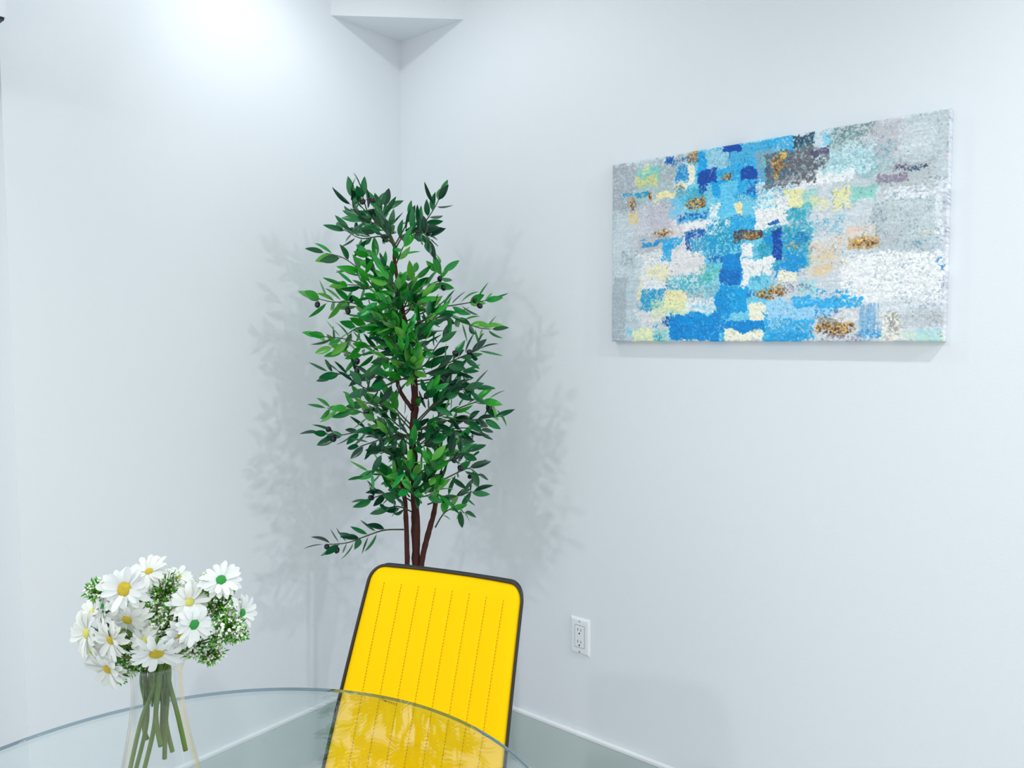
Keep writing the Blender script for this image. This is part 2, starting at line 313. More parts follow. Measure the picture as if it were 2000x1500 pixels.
# left, top, right, bottom (fractions of the canvas), colour, raggedness, cover, kind of stroke
STROKES = '''
-0.007 -0.154 1.017 1.014 LG 0.0043 1 b
-0.009 -0.008 0.103 0.312 MG 0.0165 .85 b
-0.004 0.287 0.094 1.009 BG 0.0111 .7 b
0.030 0.474 0.100 0.589 G 0.0110 .7 s
-0.002 0.631 0.057 1.009 MG 0.0084 .6 b
0.088 0.014 0.271 0.268 BGR 0.0154 .8 b
0.079 0.244 0.267 0.489 LAV 0.0129 .8 b
0.005 0.270 0.145 0.636 LG 0.0109 .6 b
0.099 0.420 0.219 0.531 GR 0.0052 .8 b
0.093 0.505 0.333 0.715 W 0.0127 .75 b
0.075 0.523 0.118 0.992 BG 0.0108 .7 b
0.140 0.043 0.271 0.152 MG 0.0102 .7 s
0.219 0.333 0.385 0.657 PW 0.0146 .8 b
0.271 -0.021 0.545 0.374 LB 0.0137 1 b
0.333 0.317 0.552 0.993 LB 0.0135 1 b
0.208 0.658 0.429 0.993 LT 0.0145 .8 b
0.366 0.001 0.604 0.285 B2 0.0109 .9 b
0.512 0.344 0.666 0.643 T 0.0124 .9 b
0.603 0.037 0.770 0.229 LT 0.0156 .5 b
0.656 0.432 0.856 0.756 LG 0.0151 .9 b
0.708 0.234 0.876 0.458 LG 0.0129 .9 b
0.704 -0.005 1.006 0.305 MG2 0.0141 .7 b
0.834 0.196 0.971 0.350 GR 0.0103 .6 b
0.852 0.317 0.993 0.533 W2 0.0119 .8 b
0.817 0.366 0.975 0.602 MG2 0.0138 .8 b
0.828 0.385 0.975 0.594 MG2 0.0103 .7 s
0.737 0.598 0.994 0.838 W 0.0088 .95 b
0.783 0.802 1.002 1.004 LG 0.0104 .9 b
0.886 0.860 1.002 0.932 GR 0.0067 .6 b
0.994 -0.006 1.017 1.013 LAV 0.0040 .5 b
0.703 -0.024 0.830 0.079 GG 0.0111 .8 s
0.715 0.012 0.811 0.162 GG 0.0149 .6 s
0.810 0.010 0.886 0.174 PG 0.0106 .5 b
0.871 0.040 0.968 0.174 LG 0.0102 .8 b
0.705 0.096 0.822 0.227 IC 0.0130 .9 b
0.705 0.103 0.873 0.252 T2 0.0128 .35 s
0.639 0.194 0.771 0.252 W 0.0077 .9 b
0.095 0.048 0.178 0.148 AQ 0.0066 .95 b
0.088 0.095 0.163 0.157 OY 0.0066 .85 b
0.117 0.035 0.140 0.079 YL 0.0053 .8 b
0.042 0.173 0.149 0.201 TB 0.0048 .9 b
0.178 0.097 0.236 0.163 GR 0.0102 .7 b
0.198 0.013 0.318 0.056 DB2 0.0086 .8 s
0.198 0.001 0.227 0.044 DB 0.0035 .9 b
0.235 0.067 0.285 0.164 B3 0.0069 .95 b
0.274 0.062 0.299 0.175 WC 0.0034 1 b
0.236 0.152 0.272 0.195 WC 0.0035 .8 b
0.236 0.167 0.265 0.194 GO 0.0030 .8 g
0.266 -0.002 0.304 0.062 GO 0.0034 1 g
0.305 0.018 0.339 0.124 B2 0.0043 1 b
0.339 0.007 0.418 0.117 LB2 0.0070 1 b
0.418 0.007 0.531 0.099 B4 0.0048 1 b
0.391 -0.008 0.449 0.034 DB 0.0050 1 b
0.411 0.022 0.418 0.074 DB 0.0018 .9 b
0.495 0.049 0.544 0.190 MG 0.0064 .8 b
0.313 0.103 0.377 0.177 DB 0.0033 1 b
0.313 0.158 0.347 0.232 DB 0.0052 1 b
0.354 0.169 0.407 0.253 B2 0.0046 1 b
0.382 0.185 0.434 0.352 SK 0.0037 1 b
0.393 0.134 0.426 0.186 GO 0.0018 1 g
0.448 0.123 0.495 0.190 DB 0.0040 1 b
0.459 0.192 0.503 0.283 DB 0.0099 .75 s
0.516 0.071 0.534 0.142 AQ 0.0026 .9 b
0.520 0.132 0.535 0.172 DB 0.0026 .9 b
0.497 0.201 0.640 0.341 W 0.0125 .8 b
0.496 0.207 0.605 0.278 GR 0.0127 .6 s
0.171 0.195 0.237 0.234 CR 0.0036 1 b
0.237 0.190 0.328 0.287 BT 0.0122 .85 b
0.212 0.235 0.266 0.322 SK 0.0075 .8 b
0.266 0.237 0.342 0.312 GO 0.0029 1 g
0.066 0.209 0.097 0.261 GO 0.0027 .9 g
0.063 0.271 0.094 0.345 OY 0.0049 .8 b
0.139 0.179 0.164 0.223 GO 0.0026 1 g
0.150 0.215 0.179 0.265 WC 0.0052 .7 s
0.120 0.268 0.238 0.401 LAV 0.0129 .7 s
0.245 0.321 0.343 0.364 DB 0.0053 .95 s
0.238 0.330 0.329 0.373 B3 0.0098 .5 b
0.267 0.372 0.350 0.410 W 0.0029 1 b
0.350 0.281 0.383 0.451 W 0.0070 .9 b
0.331 0.381 0.463 0.581 TB 0.0138 .85 s
0.144 0.379 0.225 0.429 GO 0.0036 .9 g
0.111 0.446 0.189 0.472 B3 0.0037 .85 b
0.186 0.441 0.268 0.501 B2 0.0061 .9 b
0.186 0.482 0.226 0.565 B2 0.0041 .9 b
0.278 0.415 0.337 0.442 DB2 0.0044 .95 b
0.275 0.428 0.300 0.525 DB 0.0039 .95 b
0.297 0.447 0.385 0.532 TB 0.0095 .85 b
0.371 0.351 0.436 0.519 T 0.0115 .7 s
0.435 0.297 0.460 0.359 CR 0.0031 1 b
0.416 0.361 0.505 0.444 B2 0.0089 .9 b
0.403 0.384 0.423 0.416 W 0.0023 .9 b
0.427 0.436 0.525 0.492 BR 0.0035 .95 b
0.449 0.443 0.525 0.494 GO 0.0026 .9 g
0.499 0.337 0.595 0.437 W 0.0064 1 b
0.542 0.399 0.573 0.427 DB2 0.0006 1 e
0.525 0.458 0.585 0.539 B3 0.0063 .9 b
0.543 0.449 0.578 0.608 DB 0.0011 1 b
0.580 0.468 0.656 0.646 TB 0.0123 .8 s
0.595 0.516 0.627 0.546 GO 0.0041 .6 g
0.609 0.450 0.655 0.529 DB2 0.0121 .7 s
0.587 0.566 0.640 0.655 B3 0.0102 .85 b
0.450 0.507 0.489 0.569 W 0.0036 1 b
0.489 0.513 0.538 0.584 BT 0.0087 .6 s
0.452 0.577 0.545 0.675 W 0.0026 1 b
0.453 0.651 0.478 0.723 W 0.0036 1 b
0.478 0.654 0.528 0.716 T 0.0087 .7 s
0.552 0.621 0.588 0.681 B3 0.0050 .95 b
0.564 0.653 0.624 0.708 WC 0.0033 1 b
0.387 0.542 0.452 0.709 B3 0.0027 1 b
0.387 0.625 0.446 0.709 DB2 0.0069 .8 b
0.339 0.546 0.399 0.588 DB2 0.0047 .8 s
0.645 0.499 0.751 0.693 PK 0.0117 .8 s
0.656 0.537 0.723 0.615 OY2 0.0118 .5 s
0.669 0.634 0.714 0.683 OY2 0.0059 .7 b
0.588 0.260 0.638 0.349 YL 0.0037 .95 b
0.635 0.269 0.675 0.357 AQ 0.0080 .6 b
0.658 0.304 0.709 0.391 YL 0.0078 .8 s
0.714 0.269 0.768 0.392 YL 0.0042 .9 s
0.714 0.287 0.765 0.373 YL 0.0057 .6 b
0.767 0.282 0.835 0.357 AQ 0.0048 .8 b
0.774 0.347 0.826 0.421 LG 0.0037 .8 b
0.816 0.364 0.862 0.447 MG 0.0089 .8 s
0.548 0.411 0.710 0.450 LG 0.0081 .4 s
0.643 0.403 0.749 0.499 BT 0.0136 .4 s
0.642 0.362 0.720 0.420 LG 0.0079 .7 b
0.499 0.422 0.536 0.442 W 0.0043 .8 b
0.519 0.069 0.667 0.237 DG 0.0093 .95 b
0.601 -0.003 0.663 0.061 DT 0.0060 .95 b
0.602 0.031 0.659 0.099 GG 0.0081 .7 s
0.544 0.107 0.705 0.195 DG 0.0121 .8 s
0.654 0.073 0.704 0.121 DP 0.0039 .95 b
0.661 -0.003 0.703 0.069 IC2 0.0020 1 b
0.689 0.013 0.714 0.060 SK 0.0039 .7 b
0.545 0.207 0.639 0.227 GR 0.0033 .8 b
0.558 0.069 0.588 0.104 GL 0.0021 1 g
0.538 0.090 0.580 0.179 GO 0.0042 1 g
0.541 0.163 0.563 0.203 GL 0.0021 1 g
0.544 0.113 0.603 0.153 GO 0.0062 .6 g
0.824 0.250 0.904 0.287 MP 0.0053 .85 b
0.814 0.264 0.875 0.292 MG 0.0071 .8 s
0.873 0.216 0.947 0.243 DP 0.0027 .85 s
0.843 0.203 0.942 0.230 MG 0.0052 .7 s
0.898 0.230 0.947 0.241 DT 0.0014 .8 b
0.738 0.457 0.839 0.570 PK 0.0092 .5 b
0.757 0.468 0.792 0.501 PW2 0.0037 .8 b
0.758 0.514 0.837 0.575 BRL 0.0026 .6 b
0.761 0.519 0.834 0.572 GO 0.0018 1 g
0.769 0.523 0.792 0.554 GL 0.0022 .8 g
0.828 0.470 0.909 0.580 LAV 0.0106 .5 s
0.974 0.626 0.995 0.688 B5 0.0030 .9 s
0.953 0.505 0.995 0.603 BG 0.0066 .6 s
0.947 0.520 0.971 0.538 PK 0.0033 .6 b
0.909 0.552 0.948 0.579 TB2 0.0051 .5 s
0.094 0.638 0.110 0.763 CR 0.0038 .8 b
0.132 0.589 0.213 0.667 YL2 0.0078 .9 b
0.106 0.648 0.185 0.732 W2 0.0069 .95 b
0.185 0.658 0.214 0.714 DB 0.0046 .85 s
0.103 0.710 0.200 0.823 TB 0.0063 .9 b
0.199 0.650 0.264 0.738 BT 0.0101 .6 s
0.236 0.635 0.374 0.743 T 0.0146 .65 s
0.305 0.596 0.387 0.682 GT 0.0095 .8 s
0.251 0.711 0.375 0.809 GP 0.0145 .8 s
0.200 0.727 0.272 0.827 YL2 0.0035 1 b
0.149 0.770 0.280 0.859 YL3 0.0102 .8 b
0.266 0.766 0.376 0.841 W2 0.0058 .95 b
0.294 0.799 0.363 0.826 SK 0.0048 .6 s
0.375 0.709 0.473 0.856 B2 0.0041 1 b
0.376 0.729 0.429 0.898 B3 0.0092 .6 b
0.363 0.834 0.429 0.876 B3 0.0070 .8 b
0.474 0.808 0.543 0.891 WC 0.0026 1 b
0.194 0.859 0.252 0.915 DB 0.0066 .95 b
0.224 0.846 0.391 0.999 B3 0.0044 1 b
0.252 0.852 0.363 0.906 B6 0.0073 .8 b
0.224 0.871 0.267 0.982 DB2 0.0126 .5 s
0.391 0.856 0.417 1.000 B2 0.0069 .8 b
0.391 0.889 0.532 0.952 B3 0.0031 1 b
0.401 0.947 0.526 1.000 WC 0.0027 1 b
0.482 0.947 0.538 0.973 WC 0.0026 .8 b
0.074 0.929 0.166 0.999 YL3 0.0070 .95 b
0.058 0.923 0.074 0.957 SK 0.0022 .7 b
0.149 0.824 0.201 0.891 YL3 0.0104 .5 b
0.096 0.821 0.150 0.912 PW 0.0107 .7 b
0.154 0.891 0.184 0.936 TB 0.0031 .8 s
0.166 0.936 0.210 0.999 AQ 0.0104 .7 b
0.158 0.959 0.188 0.999 TB 0.0031 .7 s
0.525 0.844 0.673 1.000 B2 0.0083 .9 b
0.539 0.954 0.663 1.000 B6 0.0062 .6 b
0.536 0.796 0.728 0.885 SKW 0.0061 1 b
0.537 0.791 0.585 0.923 SKW 0.0042 .9 v
0.614 0.781 0.797 0.839 B2 0.0027 .9 b
0.642 0.733 0.781 0.781 B3 0.0097 .75 s
0.624 0.688 0.676 0.777 AQ2 0.0080 .7 b
0.577 0.715 0.659 0.765 MP 0.0082 .7 s
0.466 0.735 0.504 0.776 DB2 0.0066 .7 s
0.492 0.729 0.595 0.790 GO 0.0026 1 g
0.541 0.710 0.571 0.740 BRL 0.0042 .7 s
0.672 0.839 0.739 0.887 DB2 0.0058 .6 s
0.718 0.851 0.793 0.908 PW 0.0057 .8 b
0.788 0.816 0.851 0.985 SKG 0.0026 .9 v
0.790 0.948 0.852 0.995 B3 0.0055 .7 s
0.685 0.878 0.751 0.936 MP2 0.0046 .8 b
0.662 0.898 0.794 0.985 GO 0.0031 1 g
0.703 0.966 0.800 1.000 MP 0.0057 .7 s
0.846 0.856 0.897 1.001 WC 0.0035 .8 b
0.846 0.856 0.896 0.986 DG 0.0159 .55 s
0.897 0.950 1.003 1.001 YG 0.0067 .6 b
0.937 0.941 0.989 0.986 AQ2 0.0050 .5 b
0.959 0.883 0.995 0.915 MG 0.0033 .7 s
0.980 0.719 0.994 0.790 MG 0.0033 .5 s
'''


def paint_canvas(NX, NY, strokes, pal):
    import numpy as np
    rng = np.random.RandomState(7)
    U, V = np.meshgrid(np.linspace(0, 1, NX), np.linspace(0, 1, NY))
    def noise(fx, fy):
        g = rng.rand(int(fy) + 3, int(fx) + 3)
        x = U * fx; y = V * fy
        xi = x.astype(int); yi = y.astype(int); a = x - xi; b = y - yi
        a = a * a * (3 - 2 * a); b = b * b * (3 - 2 * b)
        return (g[yi, xi] * (1 - a) + g[yi, xi + 1] * a) * (1 - b) + (g[yi + 1, xi] * (1 - a) + g[yi + 1, xi + 1] * a) * b
    def fbm(fx, fy, n=4):
        s = 0; w = 0
        for k in range(n):
            s = s + noise(fx * 2**k, fy * 2**k) / 1.6**k; w += 1 / 1.6**k
        return s / w
    NZ = [fbm(26, 15, 5) for _ in range(4)]
    FINE = [fbm(190, 112, 3) for _ in range(3)]
    STREAKH = fbm(14, 130, 3); STREAKV = fbm(220, 9, 3)
    U0, V0 = U, V
    U = U0 + (NZ[0] - .5) * .030 + (NZ[3] - .5) * .02 + (FINE[1] - .5) * .007
    V = V0 + (NZ[1] - .5) * .045 + (NZ[2] - .5) * .03 + (FINE[2] - .5) * .012
    img = np.ones((NY, NX, 3)) * 0.8
    hgt = np.zeros((NY, NX))
    i = 0
    for ln in strokes.strip().split('\n'):
        q = ln.split(); u0, v0, u1, v1 = map(float, q[:4]); rag = float(q[5]); al = float(q[6]); k = q[7]
        i += 1
        asp = 1.7
        n1 = np.roll(NZ[i % 4], (i * 37) % NY, 0); n2 = np.roll(FINE[i % 3], (i * 91) % NX, 1)
        cu, cv = (u0 + u1) / 2, (v0 + v1) / 2; hu, hv = max((u1 - u0) / 2, .003), max((v1 - v0) / 2, .003)
        if k in 'bsv':
            d = np.minimum(hu - abs(U - cu), (hv - abs(V - cv)) / asp)
        else:
            r = np.sqrt(((U - cu) / hu)**2 + ((V - cv) / hv)**2); d = (1 - r) * min(hu, hv / asp)
        d = d + (n1 - .5) * rag * 3.0 + (n2 - .5) * (rag * 1.6 + .006) - rag * .15
        e = max(rag * .12, .0012)
        m = np.clip(d / e, 0, 1)
        col = np.array(pal[q[4]]) / 255.
        c = np.ones_like(img) * col
        if k == 's':
            m = np.clip(d / (rag * .9 + .003), 0, 1) * np.clip((n2 - .47) / .06, 0, 1)
        elif k == 'v':
            m = m * np.clip((STREAKV - .38) / .2, 0, 1)
            c = c * (0.9 + .25 * STREAKV[..., None])
        elif k == 'g':
            f = FINE[(i + 1) % 3]; g = np.clip((f - .25) / .55, 0, 1)[..., None]
            ramp = np.array([[72, 50, 38], [138, 100, 58], [200, 158, 92], [250, 230, 170]]) / 255. if q[4] == 'GO' else np.array([[150, 108, 50], [208, 160, 70], [240, 205, 110], [255, 240, 185]]) / 255.
            t = g * 3; c = ramp[0] + 0 * img
            for a in range(3):
                w = np.clip(t - a, 0, 1); c = c * (1 - w) + ramp[a + 1] * w
            m = np.clip(d / (e * 5), 0, 1) * np.clip((n2 - .36) / .1, 0.1, 1)
        else:
            c = c * (1 + ((n2 - .5) * .22 + (STREAKH - .5) * .12)[..., None])
            m = m * np.clip(.72 + (n2 - .5) * 2.4 + (1 if al >= 1 else .1), 0, 1)
        m = (m * al)[..., None]
        img = img * (1 - m) + c * m
        hgt = hgt * (1 - m[..., 0]) + m[..., 0] * (0.3 + .9 * n2 + (0.4 if k == 'g' else 0))
    # fine dark crackle left where the knife skipped
    U, V = U0, V0
    cr = fbm(200, 120, 3); mid = np.clip((NZ[2] - .40) / .15, 0, 1)
    w = np.clip((.36 - cr) / .05, 0, 1) * mid * .40 * (np.clip((U - .10) / .1, 0, 1) * .7 + .3)
    lum = img.mean(2, keepdims=True)
    img = img * (1 - w[..., None]) + (img * np.array([.35, .5, .58])) * w[..., None]
    cr = fbm(180, 105, 3)
    wh = np.clip((cr - .62) / .05, 0, 1) * np.clip((NZ[1] - .45) / .15, 0, 1) * .35
    img = img * (1 - wh[..., None]) + np.array([.96, .98, 1]) * wh[..., None]
    img = img * (.95 + .1 * fbm(240, 300, 2)[..., None]); g = img.mean(2, keepdims=True); img = np.clip(g + (img - g) * 1.14, 0, 1)
    return np.clip(img, 0, 1), hgt


TRUNKS = {
 'm': [(0.007,-0.005,0.614,0.0124), (-0.002,-0.001,0.756,0.0117), (-0.008,0.004,0.891,0.0117), (-0.018,0.008,1.051,0.0109), (-0.023,0.009,1.110,0.0102), (-0.021,0.017,1.197,0.0102), (-0.026,0.019,1.284,0.0095), (-0.043,0.015,1.401,0.0073), (-0.060,0.008,1.488,0.0066), (-0.074,0.003,1.576,0.0051), (-0.082,0.001,1.634,0.0044), (-0.079,0.005,1.663,0.0036)],
 'l': [(0.005,-0.032,0.622,0.0073), (-0.007,-0.031,0.762,0.0070), (-0.015,-0.027,0.896,0.0070), (-0.023,-0.028,0.968,0.0058), (-0.044,-0.039,1.055,0.0044)],
 'r': [(0.017,-0.003,0.705,0.0080), (0.017,0.002,0.763,0.0080), (0.026,0.015,0.835,0.0080), (0.039,0.031,0.908,0.0073), (0.043,0.038,0.959,0.0058), (0.051,0.050,1.024,0.0044)],
 's': [(-0.019,0.005,1.198,0.0058), (-0.025,0.001,1.210,0.0058), (-0.040,-0.008,1.234,0.0058), (-0.052,-0.016,1.263,0.0058), (-0.056,-0.018,1.292,0.0051), (-0.066,-0.022,1.343,0.0036)],
}
# (leaf tone, points of the twig, places of its olives); metres from the foot of the trunk
BRANCHES = [
 ('d', [(-0.080,0.004,1.649), (-0.082,-0.027,1.696), (-0.100,-0.072,1.743), (-0.093,-0.096,1.774), (-0.079,-0.116,1.797)], [(-0.091,-0.104,1.774), (-0.069,-0.087,1.778)]),
 ('d', [(-0.081,0.004,1.663), (-0.141,0.006,1.694), (-0.216,-0.007,1.694), (-0.286,-0.013,1.726)], []),
 ('d', [(-0.081,0.004,1.666), (-0.125,0.012,1.726), (-0.167,0.021,1.775), (-0.200,0.035,1.796)], []),
 ('d', [(-0.079,0.005,1.657), (-0.067,0.028,1.696), (-0.038,0.065,1.721), (-0.019,0.094,1.766), (-0.010,0.115,1.807)], [(-0.015,0.071,1.699), (-0.042,0.048,1.692)]),
 ('d', [(-0.056,0.027,1.692), (0.014,0.010,1.696), (0.079,-0.015,1.666)], []),
 ('d', [(-0.124,-0.027,1.722), (-0.139,-0.088,1.752), (-0.116,-0.119,1.787)], []),
 ('d', [(-0.081,0.004,1.666), (-0.070,0.031,1.716), (-0.071,0.046,1.746)], []),
 ('d', [(-0.095,-0.006,1.678), (-0.149,-0.006,1.712), (-0.202,-0.005,1.746)], []),
 ('d', [(-0.083,0.003,1.666), (-0.157,0.026,1.745), (-0.200,0.073,1.801)], []),
 ('g', [(-0.070,-0.000,1.488), (-0.120,-0.043,1.547), (-0.152,-0.072,1.597), (-0.185,-0.102,1.629), (-0.217,-0.133,1.640)], []),
 ('g', [(-0.073,0.001,1.547), (-0.112,-0.012,1.589), (-0.139,-0.016,1.622), (-0.163,-0.020,1.638)], []),
 ('g', [(-0.078,0.001,1.605), (-0.058,-0.001,1.632), (-0.038,-0.005,1.656)], []),
 ('g', [(-0.059,0.007,1.459), (-0.053,0.056,1.501), (-0.048,0.105,1.554), (-0.045,0.150,1.575), (-0.069,0.174,1.619)], [(-0.041,0.143,1.575), (-0.032,0.148,1.549)]),
 ('g', [(-0.052,0.010,1.445), (-0.001,0.062,1.481), (0.057,0.118,1.496), (0.087,0.150,1.503), (0.117,0.182,1.508)], [(0.096,0.147,1.506), (0.106,0.155,1.492)]),
 ('g', [(-0.059,0.007,1.474), (-0.090,0.067,1.528), (-0.127,0.123,1.593)], []),
 ('g', [(-0.041,0.019,1.430), (0.015,0.087,1.471), (0.052,0.134,1.448), (0.083,0.176,1.430), (0.099,0.208,1.426)], []),
 ('b', [(-0.068,-0.005,1.416), (-0.125,-0.056,1.471), (-0.156,-0.088,1.500), (-0.196,-0.129,1.503), (-0.224,-0.160,1.512)], [(-0.217,-0.166,1.495), (-0.154,-0.095,1.512), (-0.161,-0.104,1.478)]),
 ('g', [(-0.062,-0.001,1.401), (-0.129,-0.019,1.431), (-0.195,-0.039,1.431), (-0.239,-0.042,1.414)], []),
 ('g', [(-0.055,0.002,1.357), (-0.134,-0.053,1.379), (-0.195,-0.092,1.399), (-0.252,-0.130,1.406)], []),
 ('g', [(-0.054,0.001,1.343), (-0.138,-0.012,1.357), (-0.227,-0.030,1.353), (-0.321,-0.050,1.383)], [(-0.212,-0.031,1.332)]),
 ('g', [(-0.077,-0.006,1.488), (-0.092,-0.040,1.514), (-0.116,-0.080,1.545), (-0.147,-0.127,1.549)], []),
 ('g', [(-0.072,0.000,1.518), (-0.060,-0.029,1.559), (-0.047,-0.059,1.585)], []),
 ('g', [(-0.064,0.002,1.459), (-0.101,0.006,1.489), (-0.109,0.034,1.535)], []),
 ('g', [(-0.051,0.009,1.416), (-0.005,0.015,1.437), (0.047,0.024,1.465)], []),
 ('g', [(-0.049,0.010,1.401), (-0.107,0.020,1.431), (-0.169,0.027,1.462)], []),
 ('d', [(-0.035,0.012,1.284), (-0.078,-0.027,1.304), (-0.139,-0.084,1.293), (-0.200,-0.139,1.305)], [(-0.140,-0.092,1.335), (-0.139,-0.093,1.307)]),
 ('d', [(-0.036,0.012,1.292), (-0.039,-0.039,1.279), (-0.062,-0.107,1.260), (-0.067,-0.157,1.280)], []),
 ('d', [(-0.030,0.016,1.281), (0.043,0.037,1.312), (0.109,0.051,1.341), (0.177,0.068,1.368)], [(0.113,0.046,1.358), (0.165,0.046,1.362)]),
 ('d', [(-0.026,0.019,1.277), (0.015,0.085,1.286), (0.035,0.135,1.308), (0.037,0.165,1.277)], []),
 ('d', [(-0.036,0.013,1.299), (-0.009,0.048,1.325), (0.005,0.075,1.371), (0.012,0.094,1.398)], []),
 ('d', [(-0.042,0.009,1.321), (-0.084,0.058,1.356), (-0.110,0.121,1.404)], []),
 ('g', [(-0.042,0.009,1.314), (-0.029,-0.051,1.344), (-0.013,-0.112,1.329)], []),
 ('d', [(-0.040,0.013,1.343), (-0.097,0.020,1.371), (-0.146,0.035,1.401)], []),
 ('d', [(-0.017,0.017,1.153), (0.038,0.040,1.213), (0.084,0.055,1.250), (0.147,0.081,1.259)], []),
 ('d', [(-0.018,0.017,1.161), (0.012,0.077,1.224), (0.029,0.124,1.274), (0.034,0.162,1.318)], []),
 ('g', [(-0.017,0.017,1.153), (0.028,0.070,1.178), (0.082,0.131,1.209), (0.114,0.173,1.220), (0.126,0.195,1.197)], [(0.121,0.180,1.199)]),
 ('d', [(-0.017,0.016,1.139), (0.044,0.075,1.164), (0.097,0.125,1.166), (0.140,0.169,1.173)], []),
 ('d', [(-0.016,0.015,1.124), (0.009,0.089,1.131), (0.027,0.157,1.135), (0.042,0.221,1.124)], []),
 ('g', [(-0.023,0.015,1.197), (0.019,0.015,1.231), (0.054,0.009,1.259)], [(0.030,0.014,1.239), (0.016,0.002,1.230)]),
 ('b', [(-0.026,0.006,1.110), (-0.064,-0.042,1.144), (-0.099,-0.086,1.183), (-0.124,-0.124,1.202), (-0.165,-0.177,1.207)], [(-0.098,-0.095,1.194)]),
 ('d', [(-0.026,0.007,1.117), (-0.086,-0.057,1.143), (-0.131,-0.112,1.135), (-0.154,-0.148,1.130), (-0.182,-0.188,1.137)], [(-0.160,-0.179,1.149), (-0.158,-0.163,1.121), (-0.101,-0.097,1.140), (-0.074,-0.058,1.143)]),
 ('b', [(-0.027,0.008,1.139), (-0.093,-0.006,1.192), (-0.165,-0.026,1.210), (-0.219,-0.033,1.220)], []),
 ('d', [(-0.025,0.006,1.095), (-0.035,-0.049,1.126), (-0.058,-0.119,1.112), (-0.048,-0.160,1.109)], []),
 ('d', [(-0.030,0.004,1.124), (-0.096,-0.003,1.164), (-0.150,-0.001,1.191)], []),
 ('b', [(-0.027,0.008,1.153), (-0.077,-0.001,1.195), (-0.111,0.001,1.230)], []),
 ('d', [(-0.021,0.005,1.044), (-0.015,-0.065,1.087), (-0.001,-0.132,1.091)], []),
 ('g', [(-0.020,0.006,1.051), (-0.033,-0.033,1.099), (-0.037,-0.066,1.131)], []),
 ('d', [(-0.021,0.008,1.080), (-0.008,0.044,1.107), (0.001,0.076,1.119), (0.012,0.107,1.110)], []),
 ('g', [(-0.004,0.013,0.964), (0.040,0.032,1.047), (0.066,0.035,1.107), (0.070,0.017,1.138)], []),
 ('g', [(0.044,0.056,1.015), (0.028,0.086,1.076), (0.032,0.129,1.098), (0.028,0.166,1.113)], []),
 ('d', [(0.044,0.056,1.007), (0.093,0.044,1.065), (0.149,0.036,1.086), (0.197,0.019,1.088)], [(0.106,0.044,1.062), (0.121,0.055,1.039)]),
 ('d', [(0.043,0.053,0.993), (0.053,0.106,1.009), (0.059,0.154,1.018), (0.057,0.194,0.997)], [(0.048,0.175,0.991)]),
 ('g', [(0.036,0.038,0.862), (0.025,0.087,0.893), (0.024,0.142,0.901), (0.011,0.185,0.873)], []),
 ('d', [(0.017,0.027,0.927), (0.055,0.050,0.944), (0.094,0.072,0.955), (0.129,0.092,0.968)], []),
 ('g', [(0.038,0.047,0.964), (0.067,0.004,1.024), (0.091,-0.044,1.076)], []),
 ('g', [(-0.018,0.001,0.957), (-0.039,-0.052,1.002), (-0.050,-0.098,1.036), (-0.051,-0.139,1.027)], []),
 ('d', [(-0.017,-0.000,0.935), (-0.064,-0.025,0.959), (-0.110,-0.053,0.946), (-0.134,-0.062,0.937)], [(-0.122,-0.062,0.943)]),
 ('g', [(-0.030,-0.008,0.971), (-0.083,0.022,1.006), (-0.140,0.048,1.042)], []),
 ('d', [(-0.016,-0.002,0.906), (-0.004,-0.062,0.933), (0.013,-0.120,0.942)], []),
 ('g', [(-0.024,-0.004,0.949), (-0.101,0.018,0.981), (-0.171,0.044,0.993)], []),
 ('d', [(-0.010,0.007,0.942), (-0.023,0.056,0.970), (-0.046,0.096,0.992)], []),
 ('d', [(-0.033,-0.019,0.856), (-0.074,-0.058,0.855), (-0.113,-0.096,0.838), (-0.147,-0.131,0.822), (-0.192,-0.173,0.818)], [(-0.182,-0.175,0.814), (-0.163,-0.155,0.803)]),
]
# head centre, way it faces, radius, centre kind
DAISIES = [
 ((1.195,-1.514,1.123), (0.39,-0.47,0.79), 0.0210, 'y'),
 ((1.224,-1.555,1.119), (0.53,-0.81,0.26), 0.0256, 'Y'),
 ((1.275,-1.468,1.117), (0.70,-0.34,0.63), 0.0219, 'g'),
 ((1.290,-1.452,1.077), (0.93,0.36,0.12), 0.0201, 'g'),
 ((1.290,-1.511,1.081), (1.00,-0.06,0.04), 0.0210, 'g'),
 ((1.181,-1.560,1.090), (-0.32,-0.93,0.19), 0.0238, 'g'),
 ((1.227,-1.555,1.085), (0.50,-0.77,-0.39), 0.0247, 'y'),
 ((1.224,-1.572,1.066), (0.24,-0.94,-0.25), 0.0238, 'y'),
 ((1.269,-1.543,1.054), (0.72,-0.39,-0.58), 0.0247, 'Y'),
 ((1.275,-1.518,1.066), (0.99,0.15,-0.07), 0.0210, 'Y'),
 ((1.252,-1.495,1.093), (0.66,-0.27,0.70), 0.0219, 'p'),
 ((1.161,-1.572,1.058), (0.08,-0.99,0.10), 0.0256, 'p'),
 ((1.192,-1.563,1.021), (0.32,-0.88,-0.35), 0.0256, 'y'),
 ((1.123,-1.551,1.067), (-0.14,-0.74,0.66), 0.0238, 'p'),
 ((1.102,-1.528,1.088), (-0.17,-0.62,0.76), 0.0174, 'p'),
 ((1.173,-1.469,1.101), (0.43,-0.00,0.90), 0.0201, 'y'),
 ((1.238,-1.542,1.059), (0.55,-0.82,0.16), 0.0174, 'p'),
 ((1.145,-1.562,1.031), (0.16,-0.98,-0.15), 0.0247, 'p'),
]
